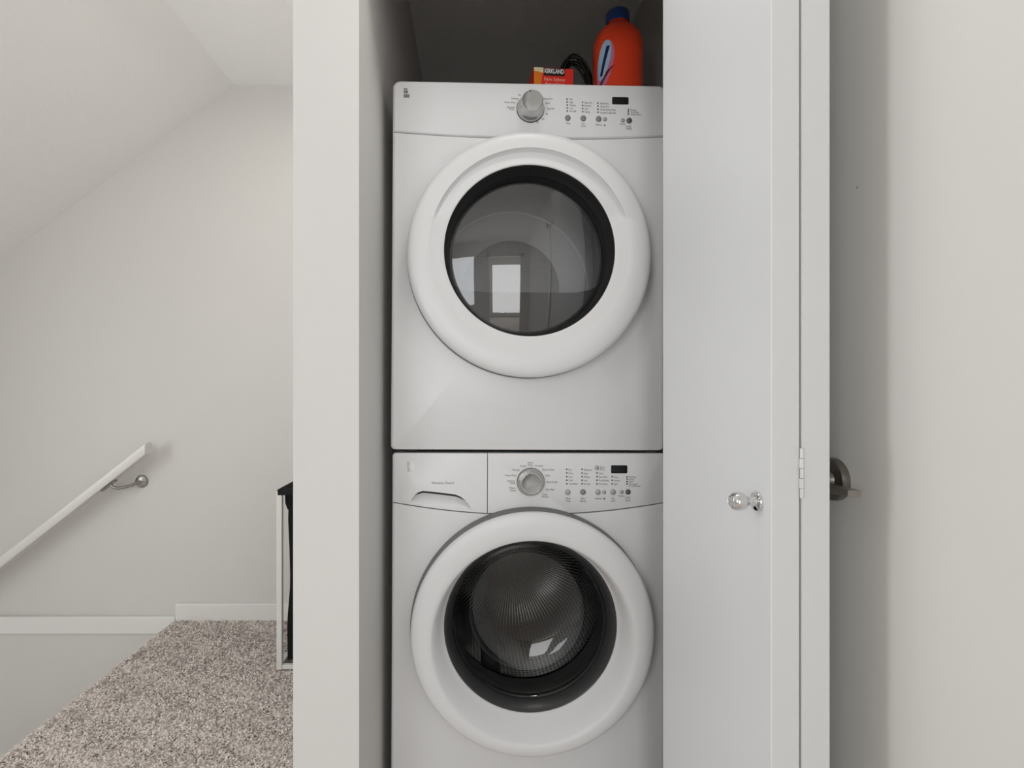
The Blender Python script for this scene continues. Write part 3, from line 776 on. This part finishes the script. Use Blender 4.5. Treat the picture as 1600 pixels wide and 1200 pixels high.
words(bm, LD, [('Casual', 811.5, 148.0, 4), ('Delicates', 804.4, 153.9, 11), ('Heavy Duty', 797.0, 159.9, 17), ('Normal', 797.9, 167.6, 12), ('Mixed', 799.4, 170.7, 7),
 ('Express Dry', 856.0, 154.2, 14.5), ('Jeans', 856.0, 160.7, 7.5), ('Timed Dry', 860.2, 169.7, 13), ('90', 854.2, 178.3, 3.4), ('60', 848.6, 186.0, 3.4), ('30', 839.7, 190.8, 3.4),
 ('Max', 889.8, 155.1, 5, 'LEFT'), ('High', 889.8, 159.8, 5.5, 'LEFT'), ('Medium', 889.8, 164.5, 9.5, 'LEFT'), ('Low', 890.0, 169.1, 5, 'LEFT'), ('Air Fluff', 890.0, 173.8, 10.5, 'LEFT'),
 ('Extra Dry', 913.5, 160.5, 12, 'LEFT'), ('Normal', 913.5, 165.3, 9.5, 'LEFT'), ('Less', 914, 169.9, 5, 'LEFT'), ('Damp', 914, 174.9, 7.5, 'LEFT'),
 ('Extend Dry', 938, 161.6, 13, 'LEFT'), ('Quiet Dry', 938, 166.3, 13.5, 'LEFT'), ('Wrinkle Release Mode', 938, 171.4, 24, 'LEFT'), ('Extended Tumble Mode', 938.5, 176.1, 24, 'LEFT'),
 ('Drying', 985.2, 171.8, 8.5, 'LEFT'), ('Cooling', 985.6, 175.2, 12, 'LEFT'), ('Wrinkle Guard', 985.6, 178.9, 16, 'LEFT'),
 ('Temp', 887.6, 192.7, 7), ('Dry', 911.4, 193.4, 4.5), ('Level', 911.8, 197.0, 7), ('Options', 935.5, 194.9, 10), ('Cancel', 972.7, 193.6, 8.5)])
words(bm, LD, [('START', 982.4, 197.9, 8.5), ('PAUSE', 982.6, 201.3, 8.5)]); tag(obj('panel_lettering', bm, M['print'], dr_), kind='stuff')
bm = bmesh.new()
dots(bm, LD, [(886+0.12*i, y) for i, y in enumerate((154.8, 159.4, 164.0, 168.7, 173.5))]+[(910.2+0.12*i, y) for i, y in enumerate((160.0, 164.8, 169.6, 174.4))]+[(934.1+0.12*i, y) for i, y in enumerate((161.0, 165.7, 170.7, 175.4))]+[(981.9, y) for y in (171.3, 174.7, 178.1)]+[(945.0, 195.6)])
tag(obj('indicator_lights', bm, M['led'], dr_), kind='stuff')
displayp(dr_, LD, 956.3, 152.2, 982.0, 163.0)
for (x, y, r, k) in ((887.1, 184.5, 4.5, 'button'), (911.3, 185.2, 4.5, 'button'), (935.2, 186.1, 4.5, 'button'), (945.0, 186.5, 3.2, 'button_pale'), (972.9, 188.3, 3.2, 'button_pale'), (983.1, 188.7, 4.4, 'button_dark')):
    button(dr_, LD, x, y, r, M[k])
bm = bmesh.new()
for (a, b_, cc, d) in ((630.8, 138.3, 636.6, 140.4), (630.8, 141.6, 637.6, 145.8), (630.8, 147.4, 639.8, 152.6)):
    p, q = LD(a, d, 0), LD(cc, b_, 0); prism(bm, rrect(p.x, q.x, p.z, q.z, 0.0008, 2), -0.0006, 0.0006)
obj('badge', bm, M['smudge'], dr_)
# door
dd_ = empty('door', (DX, 0, DZ)); dd_.parent = dr_
OFF = 0.0105
def gw(th, k, r, h):
    # scooped finger groove around the top of the inner bevel
    d = abs((th-PI/2+PI) % (2*PI)-PI)/math.radians(71)
    g = 1.0 if d < 0.93 else (0.0 if d > 1.03 else (1.03-d)/0.10)
    if k == 9: return r+0.0005*g, h+0.0075*g
    if k == 10: return r+0.003*g, h+0.0100*g
    if k == 11: return r+0.001*g, h+0.0040*g
    return r, h
prof = [(RO-0.012, -0.0272, 0), (RO-0.006, -0.0276, 0), (RO-0.0025, -0.029, 0), (RO-0.0005, -0.033, 0), (RO-0.0015, -0.037, 0), (RO-0.006, -0.042, 0), (RO-0.014, -0.0450, 0), (0.268, -0.0465, 0.004), (0.2455, -0.0455, OFF),
        (0.2430, -0.0445, OFF), (0.2370, -0.0415, OFF), (0.2200, -0.0375, OFF), (0.2110, -0.0350, OFF), (0.2085, -0.0335, OFF)]
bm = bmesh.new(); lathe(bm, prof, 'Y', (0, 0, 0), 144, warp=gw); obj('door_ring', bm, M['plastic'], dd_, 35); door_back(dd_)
bm = bmesh.new()
lathe(bm, [(0.2088, -0.0335), (0.2074, -0.0330), (0.2062, -0.0310), (0.2020, -0.0190), (0.1985, -0.0020), (0.1972, 0.0080), (0.1965, 0.030), (0.230, 0.034), (0.2475, 0.0)], 'Y', (0, 0, OFF), 128)
obj('door_trim', bm, M['trimblack'], dd_, 40)
bm = bmesh.new()
gr, gh = 0.1976, 0.024
Rg = (gr*gr+gh*gh)/(2*gh)
pf = []
for i in range(13):
    r = gr*(1-i/12); pf.append((r, 0.0040-(math.sqrt(Rg*Rg-r*r)-(Rg-gh))))
lathe(bm, pf, 'Y', (0, 0, OFF), 96)
obj('door_glass', bm, M['glass_dryer'], dd_, 60)
# bulkhead with the flat-bottomed round opening
zf = LD(828, 457, 0.055).z
bm = bmesh.new()
oc = DZ+OFF; ro = 0.200; pts = []
zz = (zf-oc)/ro
a0 = math.asin(max(-1, zz*0.70))
for i in range(41):
    a = a0+(PI-2*a0)*i/40; pts.append((DX+ro*math.cos(a), oc+ro*math.sin(a)))
# rounded lower corners down to the flat edge
for t_ in (0.25, 0.5, 0.75, 1.0):
    s_ = math.sin(t_*PI/2); c_ = 1-math.cos(t_*PI/2)
    x_e = pts[40][0]; z_e = pts[40][1]
    pts.append((x_e+(0.085)*c_, z_e+(zf-z_e)*s_))
right = [(2*DX-p[0], p[1]) for p in pts[41:]][::-1]
pts = pts+right
outer = [(DX+0.262*math.cos(2*PI*i/64), oc+0.262*math.sin(2*PI*i/64)) for i in range(64)]
va = [bm.verts.new((x, 0.055, z)) for x, z in pts]; vb = [bm.verts.new((x, 0.055, z)) for x, z in outer]
ee = [bm.edges.new((va[i], va[(i+1) % len(va)])) for i in range(len(va))]+[bm.edges.new((vb[i], vb[(i+1) % 64])) for i in range(64)]
bmesh.ops.triangle_fill(bm, edges=ee, use_beauty=True)
vc = [bm.verts.new((x, 0.075, z)) for x, z in pts]
for i in range(len(va)): bm.faces.new((va[i], va[(i+1) % len(va)], vc[(i+1) % len(va)], vc[i]))
obj('bulkhead', bm, M['trimring'], dr_)
bm = bmesh.new()
lathe(bm, [(0.262, 0.056), (0.268, 0.080), (0.268, 0.43), (0.262, 0.445), (0.255, 0.447)], 'Y', (DX, 0, oc-0.006), 96)
dm = obj('drum', bm, M['drum'], dr_, 40)
bm = bmesh.new(); lathe(bm, [(0.256, 0.446), (0.235, 0.440), (0.165, 0.440), (0.160, 0.436)], 'Y', (DX, 0, oc-0.006), 96); obj('drum_back', bm, M['drum'], dm, 40)
bm = bmesh.new(); lathe(bm, [(0.161, 0.4365), (0.0, 0.434)], 'Y', (DX, 0, oc-0.006), 64); obj('vent_grille', bm, M['perfdisc'], dm, 40)

# ------------------------------------------------------------------ things on top of the dryer
ZT = 0.9138+HDZ-0.002
# fabric softener carton
bw, bd_, bh = 0.112, 0.068, 0.127
bx = empty('softener_carton', (0.222, 1.42, ZT-0.0005), (0, 0, math.radians(5))); tag(bx, 'red and orange carton of dryer sheets with a black banner on top of the dryer', 'carton')
bm = bmesh.new(); box(bm, -bw/2, bw/2, 0, bd_, 0, bh, 0.0008, 1); obj('carton_body', bm, M['boxred'], bx)
bm = bmesh.new(); prism(bm, [(-bw/2+0.0008, 0.001), (-bw/2+0.012, 0.001), (-bw/2+0.026, bh-0.001), (-bw/2+0.0008, bh-0.001)], -0.0005, 0.0002); obj('orange_stripe', bm, M['boxorange'], bx)
bm = bmesh.new(); prism(bm, [(-bw/2+0.001, bh-0.012), (-bw/2+0.012, bh-0.012), (-bw/2+0.027, bh-0.016), (-bw/2+0.027, bh-0.001), (-bw/2+0.001, bh-0.001)], -0.0008, -0.0004); obj('cream_patch', bm, M['boxcream'], bx)
bm = bmesh.new(); prism(bm, [(-0.028, bh-0.022), (0.031, bh-0.022), (0.031, bh-0.002), (-0.028, bh-0.002)], -0.0010, -0.0004); bn = obj('banner', bm, M['boxblack'], bx)
bm = bmesh.new(); text_bm(bm, 'KIRKLAND', 0.0015, -0.0014, bh-0.0105, 0.0170, width=0.055, bold=0.0006); obj('banner_lettering', bm, M['boxwhite'], bn)
bm = bmesh.new(); text_bm(bm, 'Fabric Softener', 0.003, -0.0006, bh-0.0325, 0.0125, width=0.060, bold=0.0003); text_bm(bm, 'Assouplissant', 0.003, -0.0006, bh-0.0450, 0.0125, width=0.056, bold=0.0003)
obj('carton_lettering', bm, M['boxpink'], bx)

# detergent jug
jg = empty('detergent_jug', (0.4215, 1.50, ZT-0.0005), (0, 0, 0)); tag(jg, 'glossy orange-red detergent jug with a pale blue oval label on top of the dryer', 'jug')
def sup(a, hx, hy, n_=2.8):
    c, s = math.cos(a), math.sin(a)
    return hx*abs(c)**(2/n_)*(1 if c >= 0 else -1), hy*abs(s)**(2/n_)*(1 if s >= 0 else -1)
levels = [(0.0, .060, .042), (0.004, .064, .046), (0.012, .0665, .049), (0.05, .0675, .050), (0.12, .069, .051), (0.22, .0705, .051), (0.245, .069, .050), (0.265, .062, .046), (0.282, .048, .040), (0.292, .032, .032), (0.298, .029, .029), (0.305, .029, .029)]
def wid(z):
    zs_ = [q[0] for q in levels]; return float(np.interp(z, zs_, [q[1] for q in levels])), float(np.interp(z, zs_, [q[2] for q in levels]))
bm = bmesh.new(); rings = []
for (z, hx, hy) in levels:
    rings.append([bm.verts.new((*sup(2*PI*i/48, hx, hy), z)) for i in range(48)])
for a, b_ in zip(rings, rings[1:]):
    for i in range(48): bm.faces.new((a[i], a[(i+1) % 48], b_[(i+1) % 48], b_[i]))
bm.faces.new(rings[0]); bm.faces.new(rings[-1])
obj('jug_body', bm, M['jug'], jg, 50)
bm = bmesh.new(); lathe(bm, [(0.034, 0.300), (0.034, 0.330), (0.031, 0.335), (0, 0.336)], 'Z', (0, 0, 0), 32); obj('cap', bm, M['jugcap'], jg, 40)
bm = bmesh.new(); tube(bm, [(0.005, 0.025, 0.285), (0.005, 0.055, 0.290), (0.005, 0.080, 0.265), (0.005, 0.082, 0.20), (0.005, 0.072, 0.15), (0.005, 0.046, 0.12)], 0.010, 12); obj('jug_handle', bm, M['jug'], jg, 60)
def patch(name, poly_fn, m, parent, off, nu=14, nv=14):
    """poly_fn(u,v)->(angle,z) on the jug's surface, u in 0..1 around, v 0..1"""
    bm = bmesh.new(); g = []
    for i in range(nu+1):
        row = []
        for j in range(nv+1):
            a, z = poly_fn(i/nu, j/nv); hx, hy = wid(z); x, y = sup(a, hx+off, hy+off); row.append(bm.verts.new((x, y, z)))
        g.append(row)
    for i in range(nu):
        for j in range(nv): bm.faces.new((g[i][j], g[i+1][j], g[i+1][j+1], g[i][j+1]))
    return obj(name, bm, m, parent, 60)
def oval(ac, zc, ra_, rz_, tilt):
    def f(u, v):
        th = 2*PI*u; r = v*0.999+0.001
        p, q = r*math.cos(th), r*math.sin(th)
        return ac+ra_*p+tilt*q, zc+rz_*q
    return f
AL = math.radians(229)
lb = patch('label', oval(AL+0.02, 0.158, 0.44, 0.070, 0.22), M['lab_pink'], jg, 0.0006, 24, 5)
patch('label_oval', oval(AL+0.0, 0.172, 0.34, 0.056, 0.20), M['lab_pale'], lb, 0.0010, 24, 5)
patch('label_mark', lambda u, v: (AL-0.22+0.16*u+0.40*v, 0.128+0.082*v), M['lab_navy'], lb, 0.0014, 3, 12)
patch('label_base', lambda u, v: (AL-0.62+0.45*u+0.70*v, 0.075+0.060*v+0.022*u), M['lab_maroon'], lb, 0.0008, 4, 8)

# coiled cord standing behind the carton
cd = empty('coiled_cord', (0.320, 1.62, ZT-0.0005)); tag(cd, 'black power cord coiled in an upright loop between the carton and the detergent jug', 'cord')
bm = bmesh.new()
for k in range(9):
    pts = []; ax_, az = 0.056-0.0022*(k % 3)+random.uniform(-.003, .003), 0.136+random.uniform(-.012, .006)
    ph = random.uniform(0, 6); dy = -0.020+0.0050*k; lean = random.uniform(-.006, .006)
    for i in range(40):
        a = 2*PI*i/40; pts.append((ax_*math.cos(a)+lean+0.003*math.sin(3*a+ph), dy+0.003*math.sin(2*a+ph), 0.1475+az*math.sin(a)+0.002*math.sin(5*a+ph)))
    zmin = min(p[2] for p in pts)
    pts = [(p[0], p[1], p[2]-min(0, zmin-0.005)) for p in pts]
    tube(bm, pts, 0.0042, 8, closed=True)
obj('cord_loops', bm, M['cord'], cd, 60)
bm = bmesh.new(); tube(bm, [(-0.004, -0.030, 0.02), (-0.002, -0.032, 0.10), (0.006, -0.034, 0.13), (0.020, -0.033, 0.098), (0.028, -0.033, 0.02)], 0.0022, 8); obj('cord_tag', bm, M['tape'], cd, 60)

# ------------------------------------------------------------------ folded bifold closet door (door_2)
d2 = empty('door_2', (0.403, 1.09, 0.0)); tag(d2, 'white bifold closet door folded open with a chrome knob', 'door', kind='structure')
NY = 0.720; TH = 0.0400
XA_n = (1205-PX0)*NY/F; XA_f = (1036-PX0)*1.09/F
D0 = Vector((XA_f, 1.09, 0))
d2.location = D0
def leaf(xn, xf, px_tilt=0.0):
    """panel between near edge (xn,NY) and far edge (xf,1.09); thickness TH to the right; returned in door_2 coordinates"""
    bm = bmesh.new()
    z0, z1 = 0.012, 2.015; q = 0.0012
    sec_ = [(xn, NY+q), (xn+q, NY), (xn+TH-q, NY), (xn+TH, NY+q), (xf+TH, 1.09), (xf, 1.09)]
    va = []; vb = []
    for (x, y) in sec_:
        va.append(bm.verts.new((x-D0.x-px_tilt*(z0-1.08), y-D0.y, z0))); vb.append(bm.verts.new((x-D0.x+px_tilt*(z1-1.08), y-D0.y, z1)))
    bm.faces.new(va); bm.faces.new(vb)
    for i in range(6): bm.faces.new((va[i], va[(i+1) % 6], vb[(i+1) % 6], vb[i]))
    return bm
GAP = 0.0036
o1 = obj('door_panel', leaf(XA_n, XA_f), M['door'], d2)
o2 = obj('door_panel', leaf(XA_n+TH+GAP-0.0006, XA_f+TH+0.012), M['door'], d2)
# hinge between the two near edges
hxp = XA_n+TH+GAP/2-0.0003-D0.x
hg = empty('hinge', (hxp, NY-D0.y, 0)); hg.parent = d2
zz0 = CAMZ-(778-600)*NY/F; zz1 = CAMZ-(700-600)*NY/F; hseg = (zz1-zz0)/5
bm = bmesh.new(); box(bm, -0.0012, 0.0012, 0.0, 0.030, zz0, zz1); obj('hinge_leaf', bm, M['hinge'], hg)
for k in range(5):
    bm = bmesh.new(); a = zz0+hseg*k+0.0003; b_ = zz0+hseg*(k+1)-0.0003
    rr = 0.0034 if k % 2 else 0.0028
    lathe(bm, [(0, a), (rr, a), (rr, b_), (0, b_)], 'Z', (0 if k % 2 else 0.0003, -0.0022, 0), 16); obj('knuckle', bm, M['hinge'], hg, 40)
# knob on the left face of the first panel
yk = 0.752; fk = (yk-NY)/(1.09-NY); xk = XA_n+(XA_f-XA_n)*fk
zk = CAMZ-(783-600)*yk/F
kn = empty('door_knob', (xk-D0.x, yk-D0.y, zk), (0, 0, -math.atan2(XA_f-XA_n, 1.09-NY))); kn.parent = d2
bm = bmesh.new(); lathe(bm, [(0.0, 0.0002), (0.0142, 0.0002), (0.0145, -0.0016), (0.0135, -0.0038), (0.0105, -0.0050), (0.0, -0.0052)], 'X', seg=40); obj('rose', bm, M['chrome'], kn, 40)
bm = bmesh.new(); lathe(bm, [(0.0078, -0.0045), (0.0068, -0.009), (0.0058, -0.0135), (0.0062, -0.0165), (0.0090, -0.0185), (0.0120, -0.0220), (0.0136, -0.0275), (0.0134, -0.0325), (0.0116, -0.0372), (0.0088, -0.0398), (0.0080, -0.0403), (0.0072, -0.0398), (0.004, -0.0402), (0, -0.0404)], 'X', seg=40)
obj('knob', bm, M['chrome'], kn, 50)
# top track pivot rod
bm = bmesh.new(); lathe(bm, [(0, 2.015), (0.005, 2.015), (0.005, 2.045), (0, 2.045)], 'Z', (TH/2+TH+0.012, -0.03, 0), 12); obj('pivot', bm, M['chrome'], d2, 40)
bm = bmesh.new(); box(bm, XL+0.005, XO-0.005, 1.10+0.03, 1.10+0.065, 2.035, 2.0595); o = obj('trim_3', bm, M['trim']); tag(o, 'white metal track under the closet header', 'trim', kind='structure')

# ------------------------------------------------------------------ side door (door_1) with lever
d1 = empty('door_1', (XR, DY1, 0)); tag(d1, 'white side door with a satin nickel lever, right of the folded closet door', 'door', kind='structure')
bm = bmesh.new(); box(bm, 0.0005, 0.036, DY0-DY1, 0.0, 0.008, 2.03, 0.0015, 2); obj('door_leaf', bm, M['door_side'], d1)
ly = 0.8255; lz = CAMZ-(748.5-600)*ly/F
hd_ = empty('door_handle', (0.0003, ly-DY1, lz)); hd_.parent = d1
bm = bmesh.new(); lathe(bm, [(0, 0), (0.0340, 0), (0.0345, -0.003), (0.0340, -0.0095), (0.0320, -0.0115), (0.0290, -0.0120), (0.0, -0.0115)], 'X', seg=56); obj('rose', bm, M['nickel_lever'], hd_, 30)
bm = bmesh.new(); lathe(bm, [(0.0150, -0.010), (0.0130, -0.016), (0.0125, -0.040), (0.0150, -0.048), (0.0150, -0.060), (0.0130, -0.0625), (0, -0.063)], 'X', (0, 0, 0), seg=32); obj('spindle_neck', bm, M['nickel_lever'], hd_, 35)
bm = bmesh.new()
n_ = 10; ringp = None
for i in range(n_+1):
    t_ = i/n_; y = 0.012-t_*(0.012+ly-0.722)
    hx = 0.0095; hz = 0.0115-0.0068*min(1, t_*1.15)
    cz = -0.012+0.0105*min(1, t_*1.15)
    xx = -0.046
    ring = [bm.verts.new((xx+a*hx, y, cz+b_*hz)) for a, b_ in ((-1, -0.7), (-0.8, -1), (0.8, -1), (1, -0.7), (1, 0.7), (0.8, 1), (-0.8, 1), (-1, 0.7))]
    if ringp:
        for k in range(8): bm.faces.new((ringp[k], ringp[(k+1) % 8], ring[(k+1) % 8], ring[k]))
    else: bm.faces.new(ring)
    ringp = ring
bm.faces.new(ringp)
obj('lever', bm, M['nickel_lever'], hd_, 30)
# small scuff on the door
bm = bmesh.new(); sy = XR*F/(1339-PX0); disc(bm, 0, 0, 0, 0.0018, 10)
sc = obj('scuff', bm, M['smudge_mid'], d1); sc.rotation_euler = (0, 0, -PI/2); sc.location = (0.0002, sy-DY1, CAMZ+(600-293)*sy/F)
